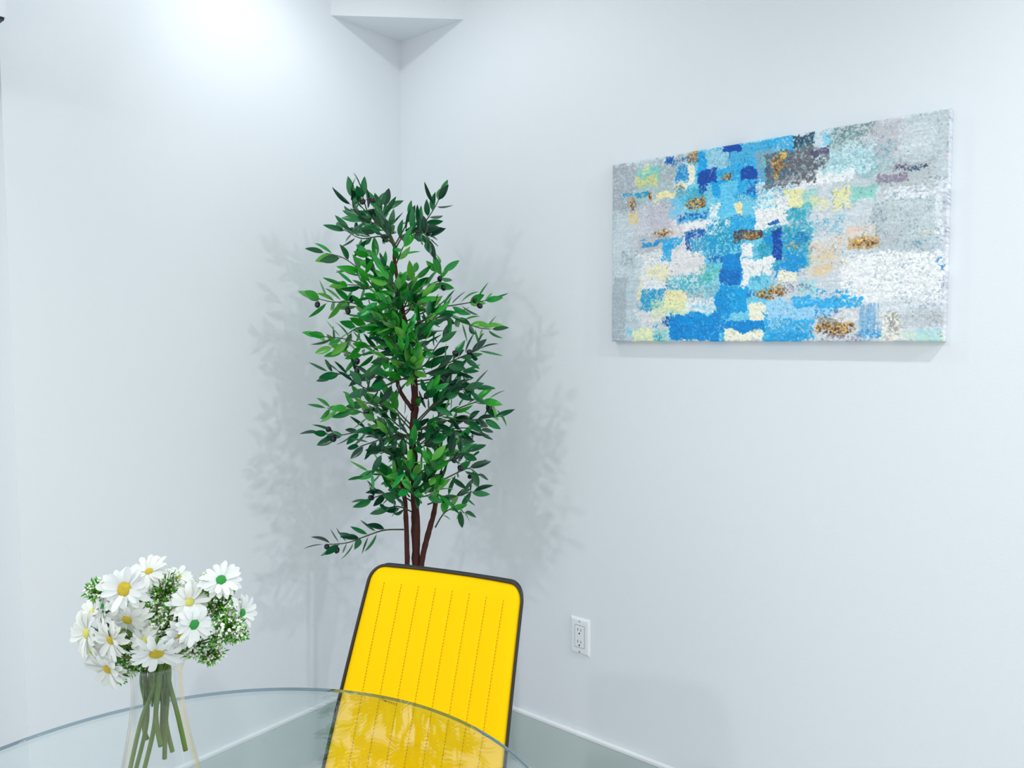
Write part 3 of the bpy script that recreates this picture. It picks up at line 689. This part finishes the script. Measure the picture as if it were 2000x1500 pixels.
SPRIGS = [
 ((1.196,-1.495,1.099), 0.020),
 ((1.166,-1.493,1.064), 0.020),
 ((1.237,-1.506,1.078), 0.018),
 ((1.228,-1.455,1.095), 0.016),
 ((1.253,-1.452,1.078), 0.020),
 ((1.300,-1.471,1.072), 0.020),
 ((1.280,-1.473,1.057), 0.015),
 ((1.239,-1.518,1.065), 0.016),
 ((1.161,-1.532,1.020), 0.015),
 ((1.175,-1.525,1.010), 0.013),
 ((1.249,-1.488,1.036), 0.011),
 ((1.245,-1.465,1.021), 0.013),
 ((1.163,-1.511,1.048), 0.013),
 ((1.150,-1.531,1.073), 0.011),
 ((1.189,-1.477,1.019), 0.011),
 ((1.150,-1.535,0.996), 0.014),
 ((1.306,-1.465,1.060), 0.009),
 ((1.173,-1.567,1.109), 0.011),
 ((1.246,-1.475,1.083), 0.015),
 ((1.259,-1.450,1.101), 0.011),
]
STEMS = [
 [(1.195,-1.512,0.982), (1.187,-1.525,0.944), (1.178,-1.537,0.882)],
 [(1.171,-1.512,0.992), (1.173,-1.512,0.934), (1.165,-1.524,0.873)],
 [(1.194,-1.509,0.992), (1.197,-1.514,0.939), (1.189,-1.525,0.881)],
 [(1.204,-1.510,0.995), (1.207,-1.517,0.952), (1.212,-1.515,0.915)],
 [(1.198,-1.495,0.994), (1.197,-1.500,0.942), (1.198,-1.504,0.890)],
 [(1.182,-1.495,0.964), (1.183,-1.493,0.922), (1.190,-1.490,0.890)],
 [(1.203,-1.498,0.985), (1.214,-1.494,0.946), (1.223,-1.490,0.903)],
 [(1.166,-1.503,0.987), (1.158,-1.509,0.924), (1.161,-1.507,0.903)],
 [(1.176,-1.491,0.984), (1.171,-1.493,0.922), (1.173,-1.493,0.896)],
]


# ---------------------------------------------------------------- painting
def build_painting():
    x0, x1, z0, z1, t = 0.9077, 1.7618, 1.389, 1.8927, .024
    NX, NY = 700, 412
    img, hgt = paint_canvas(NX, NY, STROKES, PALETTE)
    lin = np.where(img <= .04045, img / 12.92, ((img + .055) / 1.055)**2.4)
    front = np.zeros((NY, NX, 3))
    X, Z = np.meshgrid(np.linspace(x0, x1, NX), np.linspace(z1, z0, NY))
    edge = np.minimum(np.minimum(X - x0, x1 - X), np.minimum(Z - z0, z1 - Z))
    front[..., 0] = X; front[..., 2] = Z
    front[..., 1] = -t - np.clip(edge / .004, 0, 1) * (hgt - .5) * .0022 + np.clip(1 - edge / .003, 0, 1)**2 * .002
    verts = front.reshape(-1, 3)
    idx = np.arange(NX * NY).reshape(NY, NX)
    a, b, c, d = idx[:-1, :-1], idx[1:, :-1], idx[1:, 1:], idx[:-1, 1:]
    faces = np.stack([a, b, c, d], -1).reshape(-1, 4)
    ring = np.concatenate([idx[0, :-1], idx[:-1, -1], idx[-1, :0:-1], idx[:0:-1, 0]])
    back = verts[ring].copy(); back[:, 1] = -.0005
    nb = len(verts)
    bi = nb + np.arange(len(ring))
    side = np.stack([ring, np.roll(ring, -1), np.roll(bi, -1), bi], -1)
    verts = np.concatenate([verts, back]); faces = np.concatenate([faces, side])
    cols = np.concatenate([lin.reshape(-1, 3), lin.reshape(-1, 3)[ring]])
    me = bpy.data.meshes.new('canvas_painting')
    me.vertices.add(len(verts)); me.vertices.foreach_set('co', verts.ravel())
    me.loops.add(faces.size); me.loops.foreach_set('vertex_index', faces.ravel())
    me.polygons.add(len(faces)); me.polygons.foreach_set('loop_start', np.arange(len(faces)) * 4)
    me.update(calc_edges=True)
    at = me.color_attributes.new('tint', 'FLOAT_COLOR', 'POINT')
    at.data.foreach_set('color', np.concatenate([cols, np.ones((len(cols), 1))], 1).astype(np.float32).ravel())
    me.materials.append(attr_mat('acrylic_paint', .5, spec=.35))
    o = bpy.data.objects.new('canvas_painting', me)
    COL.objects.link(o)
    tag(o, 'abstract textured canvas in blue, white, grey and gold hanging on the right wall', 'painting')


build_painting()


# ---------------------------------------------------------------- wall outlet
def build_outlet():
    x, z = .7516, .5375
    W_, H_ = .070, .114
    t = thing('wall_outlet', 'white duplex power outlet on the wall below the painting', 'outlet', (x + W_ / 2, 0, z - H_ / 2))
    bm = bmesh.new()
    prof = [(W_ / 2, 0), (W_ / 2, .002), (W_ / 2 - .005, .0065), (W_ / 2 - .008, .007)]
    rings = []
    for w, y in prof:
        h = H_ / 2 - (W_ / 2 - w)
        rings.append([bm.verts.new((sx * w, -y, sz * h)) for sx, sz in ((-1, -1), (1, -1), (1, 1), (-1, 1))])
    for A, B in zip(rings, rings[1:]):
        for k in range(4): bm.faces.new((A[k], A[(k + 1) % 4], B[(k + 1) % 4], B[k]))
    bm.faces.new(rings[-1])
    obj('cover_plate', bm, PLASTIC, t, smooth=False)
    obj('plate_gap', new_box(-.0178, .0178, -.0073, -.006, -.0348, .0348), SLOT, t, smooth=False)
    r = obj('receptacle', new_box(-.0168, .0168, -.0088, -.006, -.0338, .0338, bevel=.0012), PLASTIC, t, smooth=False)
    for zc in (.0185, -.0185):
        for sx, hh in ((-.0058, .0040), (.0058, .0032)):
            obj('socket_slot', new_box(sx - .0009, sx + .0009, -.0091, -.0086, zc + .003 - hh, zc + .003 + hh), SLOT, r, smooth=False)
        bm = bmesh.new(); bmesh.ops.create_cone(bm, cap_ends=True, segments=16, radius1=.0026, radius2=.0026, depth=.0006, matrix=Matrix.Translation((0, -.0089, zc - .0085)) @ Matrix.Rotation(math.pi / 2, 4, 'X'))
        obj('ground_hole', bm, SLOT, r, smooth=False)
    for s in (1, -1):
        bm = bmesh.new(); bmesh.ops.create_cone(bm, cap_ends=True, segments=16, radius1=.0032, radius2=.0026, depth=.001, matrix=Matrix.Translation((0, -.0073, s * .048)) @ Matrix.Rotation(math.pi / 2, 4, 'X'))
        box(bm, -.0004, .0004, -.0081, -.0077, s * .048 - .0028, s * .048 + .0028)
        obj('screw', bm, [STEEL], t, smooth=False)


build_outlet()


# ---------------------------------------------------------------- olive tree
PX, PY = 0.521, -0.437
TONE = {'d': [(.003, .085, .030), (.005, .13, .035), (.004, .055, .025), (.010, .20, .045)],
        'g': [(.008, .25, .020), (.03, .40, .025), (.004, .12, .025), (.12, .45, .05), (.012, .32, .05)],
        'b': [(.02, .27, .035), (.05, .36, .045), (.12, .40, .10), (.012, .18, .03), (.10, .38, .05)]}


def leaf(bm, lay, base, d, nrm, L, w, col, rnd, pet=.12):
    d = d.normalized(); s = d.cross(nrm)
    if s.length < 1e-3: s = d.cross(Vector((1, 0, 0)))
    s.normalize(); n = s.cross(d).normalized()
    curl = rnd.uniform(-.25, .35)
    N = 8; rows = []
    for i in range(N + 1):
        t = i / N
        c = base + d * (L * t) + n * (-curl * L * t * t)
        if t < pet: ww = .05
        else:
            q = (t - pet) / (1 - pet); ww = math.sin(math.pi * min(q, 1) ** .85) ** .8 if 0 < q < 1 else 0.02
        ww *= w / 2
        rows.append((bm.verts.new(c - s * ww + n * ww * .25), bm.verts.new(c - n * ww * .12), bm.verts.new(c + s * ww + n * ww * .25)))
    fs = []
    for A, B in zip(rows, rows[1:]):
        fs.append(bm.faces.new((A[0], A[1], B[1], B[0]))); fs.append(bm.faces.new((A[1], A[2], B[2], B[1])))
    tint_faces(bm, lay, fs, col)


def build_tree():
    rnd = random.Random(11)
    t = thing('olive_tree', 'tall artificial olive tree with black olives in the corner behind the yellow chair', 'potted tree', (PX, PY, 0))
    bm = bmesh.new(); lathe(bm, [(0, 0), (.095, 0), (.10, .005), (.125, .21), (.13, .215), (.13, .235), (.118, .235), (.113, .19), (0, .19)], 48)
    obj('pot', bm, POT, t)
    bm = bmesh.new(); lathe(bm, [(0, .205), (.05, .203), (.1, .197), (.116, .192)], 40)
    obj('moss', bm, SOIL, t)
    starts = {'m': [(.004, -.004, .19, .0150), (.010, -.008, .40, .0135)], 'l': [(.0, -.012, .19, .008), (.006, -.030, .40, .0078)], 'r': [(.012, -.004, .50, .009)], 's': []}
    names = {'m': 'trunk', 'l': 'side_stem', 'r': 'side_stem', 's': 'side_stem'}
    for k, P in TRUNKS.items():
        pts = [(Vector(q[:3]), q[3]) for q in starts[k] + P]
        pts = smooth_path(pts, 7)
        pts = [(p + Vector((rnd.uniform(-1, 1), rnd.uniform(-1, 1), 0)) * r * .10, r * (1 + .10 * math.sin(i * 2.1) * rnd.random() + (.22 if k == 'm' and i % 19 == 7 else 0))) for i, (p, r) in enumerate(pts)]
        bm = bmesh.new(); tube(bm, pts, 12, jitter=.06, rnd=rnd)
        obj(names[k], bm, BARK, t)
    extra = []
    pts = smooth_path([(Vector(q[:3]), 0) for q in TRUNKS['m']], 6)
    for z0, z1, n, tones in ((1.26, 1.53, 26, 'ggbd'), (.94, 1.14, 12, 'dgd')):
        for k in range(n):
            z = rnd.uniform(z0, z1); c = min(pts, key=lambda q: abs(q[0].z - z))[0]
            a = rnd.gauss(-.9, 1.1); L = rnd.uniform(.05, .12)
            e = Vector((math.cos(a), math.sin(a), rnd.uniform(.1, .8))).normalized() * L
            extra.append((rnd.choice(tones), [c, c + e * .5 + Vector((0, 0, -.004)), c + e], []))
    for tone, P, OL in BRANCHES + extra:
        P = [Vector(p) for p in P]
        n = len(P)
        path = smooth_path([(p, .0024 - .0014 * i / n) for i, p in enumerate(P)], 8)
        bm = bmesh.new(); tube(bm, path, 6)
        br = obj('branch', bm, TWIG, t)
        lens = [0]
        for a, b in zip(path, path[1:]): lens.append(lens[-1] + (b[0] - a[0]).length)
        tot = lens[-1]
        lb = bmesh.new(); lay = lb.loops.layers.float_color.new('tint')
        def at(s):
            for i in range(1, len(lens)):
                if lens[i] >= s or i == len(lens) - 1:
                    f = (s - lens[i - 1]) / max(lens[i] - lens[i - 1], 1e-6)
                    return path[i - 1][0].lerp(path[i][0], min(f, 1)), (path[i][0] - path[i - 1][0]).normalized()
        s = tot * rnd.uniform(.18, .30); ph = rnd.uniform(0, 3)
        while s < tot - .006:
            p, d = at(s)
            a = d.cross(Vector((0, 0, 1)))
            if a.length < .05: a = d.cross(Vector((1, 0, 0)))
            a.normalize(); b = a.cross(d)
            side = a * math.cos(ph) + b * math.sin(ph)
            for sg in (1, -1):
                if rnd.random() < .10: continue
                ang = math.radians(rnd.uniform(32, 62))
                dd = d * math.cos(ang) + side * sg * math.sin(ang) + Vector((0, 0, rnd.uniform(-.15, .22)))
                nn = (d * math.sin(ang) - side * sg * math.cos(ang)) * -1 + Vector((rnd.uniform(-.6, .6), rnd.uniform(-.6, .6), rnd.uniform(-.2, .9)))
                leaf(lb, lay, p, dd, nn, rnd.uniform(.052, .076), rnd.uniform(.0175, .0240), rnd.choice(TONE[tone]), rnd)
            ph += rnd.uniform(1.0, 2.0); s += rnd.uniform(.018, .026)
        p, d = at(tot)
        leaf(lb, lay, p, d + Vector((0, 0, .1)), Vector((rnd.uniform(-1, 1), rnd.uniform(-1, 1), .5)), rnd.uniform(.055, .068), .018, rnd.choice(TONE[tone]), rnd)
        obj('leaves', lb, LEAF, br)
        for q in OL:
            q = Vector(q)
            near = min(path, key=lambda v: (v[0] - q).length)[0]
            ax = (q - near).normalized() if (q - near).length > .002 else Vector((.2, 0, -1))
            ob = bmesh.new(); ball(ob, q, .0078, 3, (1, 1, 1.28), (ax + Vector((rnd.uniform(-.4, .4), rnd.uniform(-.4, .4), rnd.uniform(-.3, .3)))))
            if (q - near).length > .009:
                sb = smooth_path([(near, .0009), ((near + q) / 2 + Vector((0, 0, .003)), .0009), (q, .0009)], 3)
                tube(ob, sb, 5)
            obj('olive', ob, OLIVE, br)


build_tree()


# ---------------------------------------------------------------- dining chair
def build_chair():
    t = thing('dining_chair', 'yellow channel-stitched dining chair with black piping at the glass table', 'chair', (1.013, -1.060, 0), math.radians(15.49))
    ZB, ZT = .455, .88
    def half(z): return .209 + (.19 - .209) * (z - .5) / .38
    def yc(z):
        q = (z - .5) / .38
        return .200 + .156 * q + .010 * (4 * q * (1 - q)) * -.35
    r = .034
    zs = [ZB + (ZT - r - ZB) * i / 34 for i in range(35)] + [ZT - r + r * math.sin(math.pi / 2 * k / 9) for k in range(1, 10)]
    lean = math.atan(.41)
    fn = Vector((0, -math.cos(lean), -math.sin(lean)))        # front normal of the backrest
    def hw(z):
        w = half(z)
        if z > ZT - r: w = w - r + math.sqrt(max(r * r - (z - (ZT - r))**2, 0))
        return w
    seams = [(k - 3.5) * .0425 for k in range(8)]
    NU = 150
    front = bmesh.new(); rows = []
    for z in zs:
        w = hw(z) - .003; row = []
        for i in range(NU + 1):
            x = w * (2 * i / NU - 1)
            ds = min(abs(x - s) for s in seams)
            fade = min(max((ZT - .020 - z) / .02, 0), 1)
            groove = .0022 * math.exp(-(ds / .0022)**2) * fade + .0008 * math.exp(-(ds / .008)**2) * fade
            e = min(w - abs(x), ZT - .003 - z); e = max(e, 0)
            puff = .016 * (1 - math.exp(-e / .009))
            wrap = .018 * (x / .2)**2                    # the back hugs the sitter a little
            row.append(front.verts.new(Vector((x, yc(z) - wrap, z)) + fn * (puff - groove)))
        rows.append(row)
    for A, B in zip(rows, rows[1:]):
        for i in range(NU): front.faces.new((A[i], A[i + 1], B[i + 1], B[i]))
    back = obj('backrest', front, YELLOW, t)
    # dashes of thread in the grooves
    for s in seams:
        sb = bmesh.new()
        z = .47
        while z < ZT - .026:
            q0, q1 = z, z + .0034
            def P(zz): return Vector((s + .0012, yc(zz) - .018 * (s / .2)**2, zz)) + fn * (.016 - .0022)
            tube(sb, [(P(q0), .0008), (P(q1), .0008)], 4)
            z += .0062
        obj('stitching', sb, STITCH, back)
    # shell behind
    sh = bmesh.new(); R0 = []; R1 = []
    N2 = 24
    for z in zs:
        w = hw(z)
        R0.append([sh.verts.new(Vector((w * (2 * i / N2 - 1), yc(z) - .018 * (w * (2 * i / N2 - 1) / .2)**2, z))) for i in range(N2 + 1)])
        R1.append([sh.verts.new(Vector((w * (2 * i / N2 - 1) * .985, yc(z) - .012 * (w * (2 * i / N2 - 1) / .2)**2, z - .001)) - fn * .007) for i in range(N2 + 1)])
    for RR in (R0, R1):
        for A, B in zip(RR, RR[1:]):
            for i in range(N2): sh.faces.new((A[i], A[i + 1], B[i + 1], B[i]))
    for i in range(len(zs) - 1):
        sh.faces.new((R0[i][0], R0[i + 1][0], R1[i + 1][0], R1[i][0])); sh.faces.new((R0[i][-1], R1[i][-1], R1[i + 1][-1], R0[i + 1][-1]))
    for i in range(N2):
        sh.faces.new((R0[-1][i], R0[-1][i + 1], R1[-1][i + 1], R1[-1][i])); sh.faces.new((R0[0][i], R1[0][i], R1[0][i + 1], R0[0][i + 1]))
    obj('backrest_shell', sh, BLACK_SHELL, t)
    # piping round the edge
    pp = []
    for z in zs: w = hw(z); pp.append(Vector((-w, yc(z) - .018 * (w / .2)**2, z)))
    top = [Vector((x, yc(ZT) - .018 * (x / .2)**2, ZT)) for x in np.linspace(-hw(ZT), hw(ZT), 24)[1:-1]]
    rr = [Vector((-p.x, p.y, p.z)) for p in pp[::-1]]
    bm = bmesh.new(); tube(bm, [(p + fn * .003, .0036) for p in pp + top + rr], 8)
    obj('piping', bm, BLACK, t)
    # seat
    bm = bmesh.new(); rows = []
    D0, D1, SW = -.235, .215, .215
    for j in range(41):
        y = D0 + (D1 - D0) * j / 40
        row = []
        for i in range(121):
            w = SW * (1 - .10 * (j / 40))
            x = w * (2 * i / 120 - 1)
            e = max(min(w - abs(x), y - D0, .3), 0)
            ds = min(abs(x - s) for s in seams)
            row.append(bm.verts.new((x, y, .448 + .03 * (1 - math.exp(-e / .016)) - .004 * math.exp(-(ds / .004)**2) * min(e / .02, 1))))
        rows.append(row)
    for A, B in zip(rows, rows[1:]):
        for i in range(120): bm.faces.new((A[i], A[i + 1], B[i + 1], B[i]))
    obj('seat', bm, YELLOW, t)
    bm = bmesh.new(); box(bm, -.205, .205, -.225, .215, .415, .449, bevel=.012)
    obj('seat_shell', bm, BLACK_SHELL, t)
    for sx in (-1, 1):
        for sy, y in ((-1, -.17), (1, .17)):
            bm = bmesh.new()
            tube(bm, [(Vector((sx * .15, y, .42)), .014), (Vector((sx * .20, y + sy * .045, 0)), .008)], 14)
            obj('leg', bm, DARK_METAL, t)


build_chair()


# ---------------------------------------------------------------- round glass table
TX, TY, TZ, TR = 1.2043, -1.4989, .75, .4955


def build_table():
    t = thing('glass_table', 'round clear glass dining table in front of the yellow chair', 'table', (TX, TY, 0))
    bm = bmesh.new()
    lathe(bm, [(0, TZ), (TR - .0015, TZ)], 192); obj_faces = len(bm.faces)
    lathe(bm, [(TR - .0015, TZ - .006), (0, TZ - .006)], 192)
    top = obj('tabletop', bm, GLASS_TOP, t, smooth=False)
    bm = bmesh.new()
    lathe(bm, [(TR - .0016, TZ), (TR, TZ - .001), (TR, TZ - .005), (TR - .0016, TZ - .006)], 192)
    obj('polished_edge', bm, GLASS_EDGE, top)
    cu = bpy.data.curves.new('etched_mark', 'FONT'); cu.body = 'TEMPERED'; cu.size = .0085; cu.offset = .0001; cu.align_x = 'CENTER'; cu.align_y = 'CENTER'
    tmp = bpy.data.objects.new('tmp_text', cu); COL.objects.link(tmp)
    bpy.context.view_layer.update()
    me = bpy.data.meshes.new_from_object(tmp.evaluated_get(bpy.context.evaluated_depsgraph_get()))
    me.name = 'etched_mark'
    bpy.data.objects.remove(tmp); bpy.data.curves.remove(cu)
    me.materials.clear(); me.materials.append(mat('etching', (.10, .06, .02), .6))
    for p in me.polygons: p.material_index = 0
    e = bpy.data.objects.new('etched_mark', me); COL.objects.link(e); e.parent = top
    e.location = (1.0788 - TX, -1.0405 - TY, TZ + .0006); e.rotation_euler = (0, 0, math.radians(7))
    bm = bmesh.new(); lathe(bm, [(0, TZ - .006), (.085, TZ - .006), (.085, TZ - .017), (.032, TZ - .022), (.032, .035), (.06, .022), (.215, .014), (.22, .008), (.22, 0), (0, 0)], 64)
    obj('pedestal', bm, STEEL, t)


build_table()


# ---------------------------------------------------------------- vase and flowers
VX, VY = 1.186, -1.5045


def build_vase():
    t = thing('glass_vase', 'clear glass vase with a narrow neck standing on the glass table', 'vase', (VX, VY, TZ))
    outer = [(0, .0005), (.036, .0005), (.041, .004), (.0485, .025), (.0525, .055), (.0520, .080), (.0478, .108), (.0425, .135), (.0365, .165), (.0315, .195), (.0292, .220), (.0290, .238), (.0305, .250), (.0335, .257)]
    P = smooth_path([(Vector((r, 0, z)), 0) for r, z in outer[1:]], 5)
    o = [(p.x, p.z) for p, _ in P]
    inner = [(max(r - .0022, 0), max(z, .008)) for r, z in o[::-1] if z > .006]
    bm = bmesh.new(); lathe(bm, [(0, .0005)] + o, 72)
    lathe(bm, inner + [(0, .008)], 72)
    b = obj('vase_body', bm, GLASS_VASE, t)
    bm = bmesh.new()
    ring = [(Vector((math.cos(a) * .0325, math.sin(a) * .0325, .2570)), .0016) for a in [2 * math.pi * k / 72 for k in range(72)]]
    tube(bm, ring, 8, closed=True)
    obj('rim', bm, GLASS_VASE, t)


build_vase()

DAISY_LABELS = [
    'white daisy at the very top of the bouquet, its small yellow eye turned upward',
    'large open white daisy with a round golden eye, upper left of the bouquet',
    'green-centred white daisy, topmost on the right of the bouquet',
    'white daisy in side view with petals pointing right, at the bouquet far right edge',
    'green-centred white daisy right of the middle with petals spreading to the right',
    'green-centred white daisy on the left, beside the drooping daisy',
    'drooping white daisy with petals hanging down below the large open daisy',
    'white daisy with small bright yellow eye at the lower left of the bouquet',
    'white daisy hanging over the vase rim with a large golden eye',
    'white daisy turned right with a golden eye, above the right side of the rim',
    'pale-eyed white daisy facing upward in the right middle of the bouquet',
    'white daisy with wide petals at the far left edge of the bouquet',
    'lowest white daisy, hanging down beside the left of the vase neck',
    'white daisy facing up and left, behind the left edge of the bouquet',
    'small white daisy half hidden behind the left of the big open daisy',
    'small white daisy peeking out behind the right of the topmost daisy',
    'small pale-eyed white daisy low in the bouquet centre, above the vase mouth',
    'white daisy at the lower left edge of the bouquet, under the widest petals',
]


def build_daisy(i, c, d, rad, kind):
    rnd = random.Random(100 + i)
    c = Vector(c); d = Vector(d).normalized()
    t = thing('daisy', DAISY_LABELS[i], 'flower', c, 0, 'daisies in the glass vase')
    q = d.to_track_quat('Z', 'Y').to_matrix()
    bm = bmesh.new(); lay = bm.loops.layers.float_color.new('tint')
    rad *= 1.14; n = rnd.randint(13, 16); cup = rnd.uniform(-.10, .30)
    for ring_ in range(2):
        for k in range(n - 2 * ring_):
            a = 2 * math.pi * (k + .5 * ring_) / (n - 2 * ring_) + rnd.uniform(-.09, .09)
            L = rad * rnd.uniform(.82, 1.08) * (1 if ring_ == 0 else .9); w = rad * rnd.uniform(.23, .31)
            tilt = cup + ring_ * .18 + rnd.uniform(-.20, .22); droop = rnd.uniform(.05, .42)
            twist = rnd.uniform(-.25, .25)
            u = Vector((math.cos(a), math.sin(a), 0)); v = Vector((-math.sin(a), math.cos(a), 0)); rows = []
            N = 8
            for j in range(N + 1):
                s = j / N
                ww = w / 2 * (.35 + .65 * min(s / .45, 1)**.8) * (math.sqrt(max(1 - ((s - .72) / .285)**2, 0)) if s > .72 else 1)
                if j == N: ww = w * .06
                p = u * (rad * .12 + (L - rad * .12) * s) + Vector((0, 0, L * (tilt * s - droop * s * s) + .0006 * ring_))
                rows.append([bm.verts.new(q @ (p + v * ww * e + Vector((0, 0, abs(e) * ww * .22 + e * ww * twist)))) for e in (-1, -.35, .35, 1)])
            fs = []
            for A, B in zip(rows, rows[1:]):
                for e in range(3): fs.append(bm.faces.new((A[e], A[e + 1], B[e + 1], B[e])))
            g = rnd.uniform(.90, 1)
            tint_faces(bm, lay, fs, (.90 * g, .91 * g, .86 * g) if kind in 'yp' else (.90 * g, .92 * g, .90 * g))
    obj('petals', bm, PETAL, t)
    cr = rad * (.30 if kind == 'Y' else .20 if kind == 'y' else .25 if kind == 'g' else .21)
    bm = bmesh.new(); ball(bm, q @ Vector((0, 0, rad * .05)), cr, 3, (1, 1, .42), d)
    for v in bm.verts:
        v.co += (v.co.normalized()) * rnd.uniform(-.05, .05) * cr
    obj('disc', bm, DISC if kind in 'yY' else DISC_GREEN if kind == 'g' else DISC_PALE, t)
    bm = bmesh.new()
    cs = 1.0
    prof = [(0, -.42), (.10, -.42), (.15, -.34), (.26, -.16), (.30, -.04), (.22, -.01)]
    vs0 = len(bm.verts); lathe(bm, [(r * rad * cs, z * rad * .8) for r, z in prof], 20)
    for v in bm.verts:
        ang = math.atan2(v.co.y, v.co.x)
        if v.co.z > -.2 * rad: v.co *= 1 + .07 * math.sin(ang * 10)
        v.co = q @ v.co
    obj('calyx', bm, CALYX, t)
    # stem: from the back of the head over the rim down into the water-clear vase
    back = -d * rad * .32
    neck = Vector((VX, VY, 1.000))
    jit = Vector((rnd.uniform(-.013, .013), rnd.uniform(-.013, .013), 0))
    P = [(c + back, .0016), (c + back - d * rad * .5 + Vector((0, 0, -.004)), .0018)]
    if i in STEM_OF:
        S = [Vector(s) for s in STEMS[STEM_OF[i]]]
        P += [(S[0] + Vector((0, 0, .025)) + (Vector((VX, VY, 0)) - Vector((S[0].x, S[0].y, 0))) * .25, .0023)] + [(s, .0027) for s in S]
    else:
        P += [(neck + jit, .0018), (neck + jit * .9 + Vector((0, 0, -.045)), .0018)]
    P = [(p - c, r) for p, r in smooth_path(P, 6)]
    bm = bmesh.new(); tube(bm, P, 8)
    obj('stem', bm, STEM, t)


STEM_OF = {7: 0, 5: 1, 1: 2, 6: 3, 0: 4, 10: 5, 9: 6, 13: 7, 8: 8}
for i, (c, d, rad, kind) in enumerate(DAISIES):
    build_daisy(i, c, d, rad, kind)

SPRIG_SETS = [
    ((0,), 'green filler sprig with white buds behind the topmost daisy'),
    ((1, 12), 'dense dark green filler sprig in the centre of the bouquet'),
    ((2, 18), 'green filler sprig with white buds right of the bouquet centre'),
    ((3, 19), 'green filler sprig at the upper right, under the topmost green-centred daisy'),
    ((4, 5), 'full leafy green filler sprig low on the right side of the bouquet'),
    ((16,), 'small green filler sprig at the far right edge of the bouquet'),
    ((6, 10, 11), 'thin green filler sprig drooping down at the lower right of the bouquet'),
    ((7, 14), 'green filler sprig just above the right of the vase mouth'),
    ((8, 9), 'yellow-green filler sprig above the left of the vase mouth'),
    ((15,), 'pale filler sprig hanging lowest beside the left of the vase neck'),
    ((13, 17), 'pale filler sprig on the left behind the big open daisy'),
]
SG = [(.03, .30, .015), (.08, .48, .02), (.20, .58, .04), (.015, .15, .015), (.40, .66, .14)]


def build_sprig(i, heads, label):
    rnd = random.Random(300 + i)
    c0 = Vector(SPRIGS[heads[0]][0])
    t = thing('filler_sprig', label, 'foliage', c0, 0, 'green filler sprigs in the bouquet')
    neck = Vector((VX + rnd.uniform(-.012, .012), VY + rnd.uniform(-.012, .012), .995))
    for h in heads:
        sb = bmesh.new(); gb = bmesh.new(); gl = gb.loops.layers.float_color.new('tint'); wb = bmesh.new()
        c, r = Vector(SPRIGS[h][0]), SPRIGS[h][1]
        out = (c - neck); dr = out.normalized()
        root = c - dr * r * .9
        tube(sb, [(p - c0, q) for p, q in smooth_path([(neck + Vector((0, 0, -.04)), .001), (neck, .001), ((neck + root) / 2 + Vector((0, 0, .008)), .001), (root, .0009), (c, .0006)], 5)], 6)
        nb = int(46 + r * 2400)
        for k in range(nb):
            while True:
                v = Vector([rnd.uniform(-1, 1) for _ in range(3)])
                if .15 < v.length < 1: break
            tip = c + v * r * 1.08
            st = root.lerp(c, rnd.random())
            mid = (st + tip) / 2 + Vector((0, 0, -.1 * r))
            tube(sb, [(st - c0, .00045), (mid - c0, .0004), (tip - c0, .00035)], 4, caps=False)
            if rnd.random() < .62:
                ball(wb, tip - c0, rnd.uniform(.0011, .0021), 1)
                if rnd.random() < .5:
                    for _ in range(3): ball(wb, tip - c0 + Vector([rnd.uniform(-.003, .003) for _ in range(3)]), rnd.uniform(.0010, .0017), 1)
            for _ in range(4):
                p = st.lerp(tip, rnd.uniform(.3, 1)) - c0
                dd = (v.normalized() + Vector([rnd.uniform(-.8, .8) for _ in range(3)])).normalized()
                s = dd.cross(Vector([rnd.uniform(-1, 1) for _ in range(3)])).normalized()
                L = rnd.uniform(.004, .009); w = L * .16
                f = gb.faces.new([gb.verts.new(p), gb.verts.new(p + dd * L * .5 + s * w), gb.verts.new(p + dd * L), gb.verts.new(p + dd * L * .5 - s * w)])
                tint_faces(gb, gl, [f], rnd.choice(SG))
        obj('sprig_stem', sb, STEM, t); obj('sprig_leaves', gb, SPRIG, t, smooth=False); obj('flower_buds', wb, WHITE_BUD, t)


WHITE_BUD = mat('white_bud', (.88, .90, .80), .7)
for i, (hs, lb) in enumerate(SPRIG_SETS):
    build_sprig(i, hs, lb)
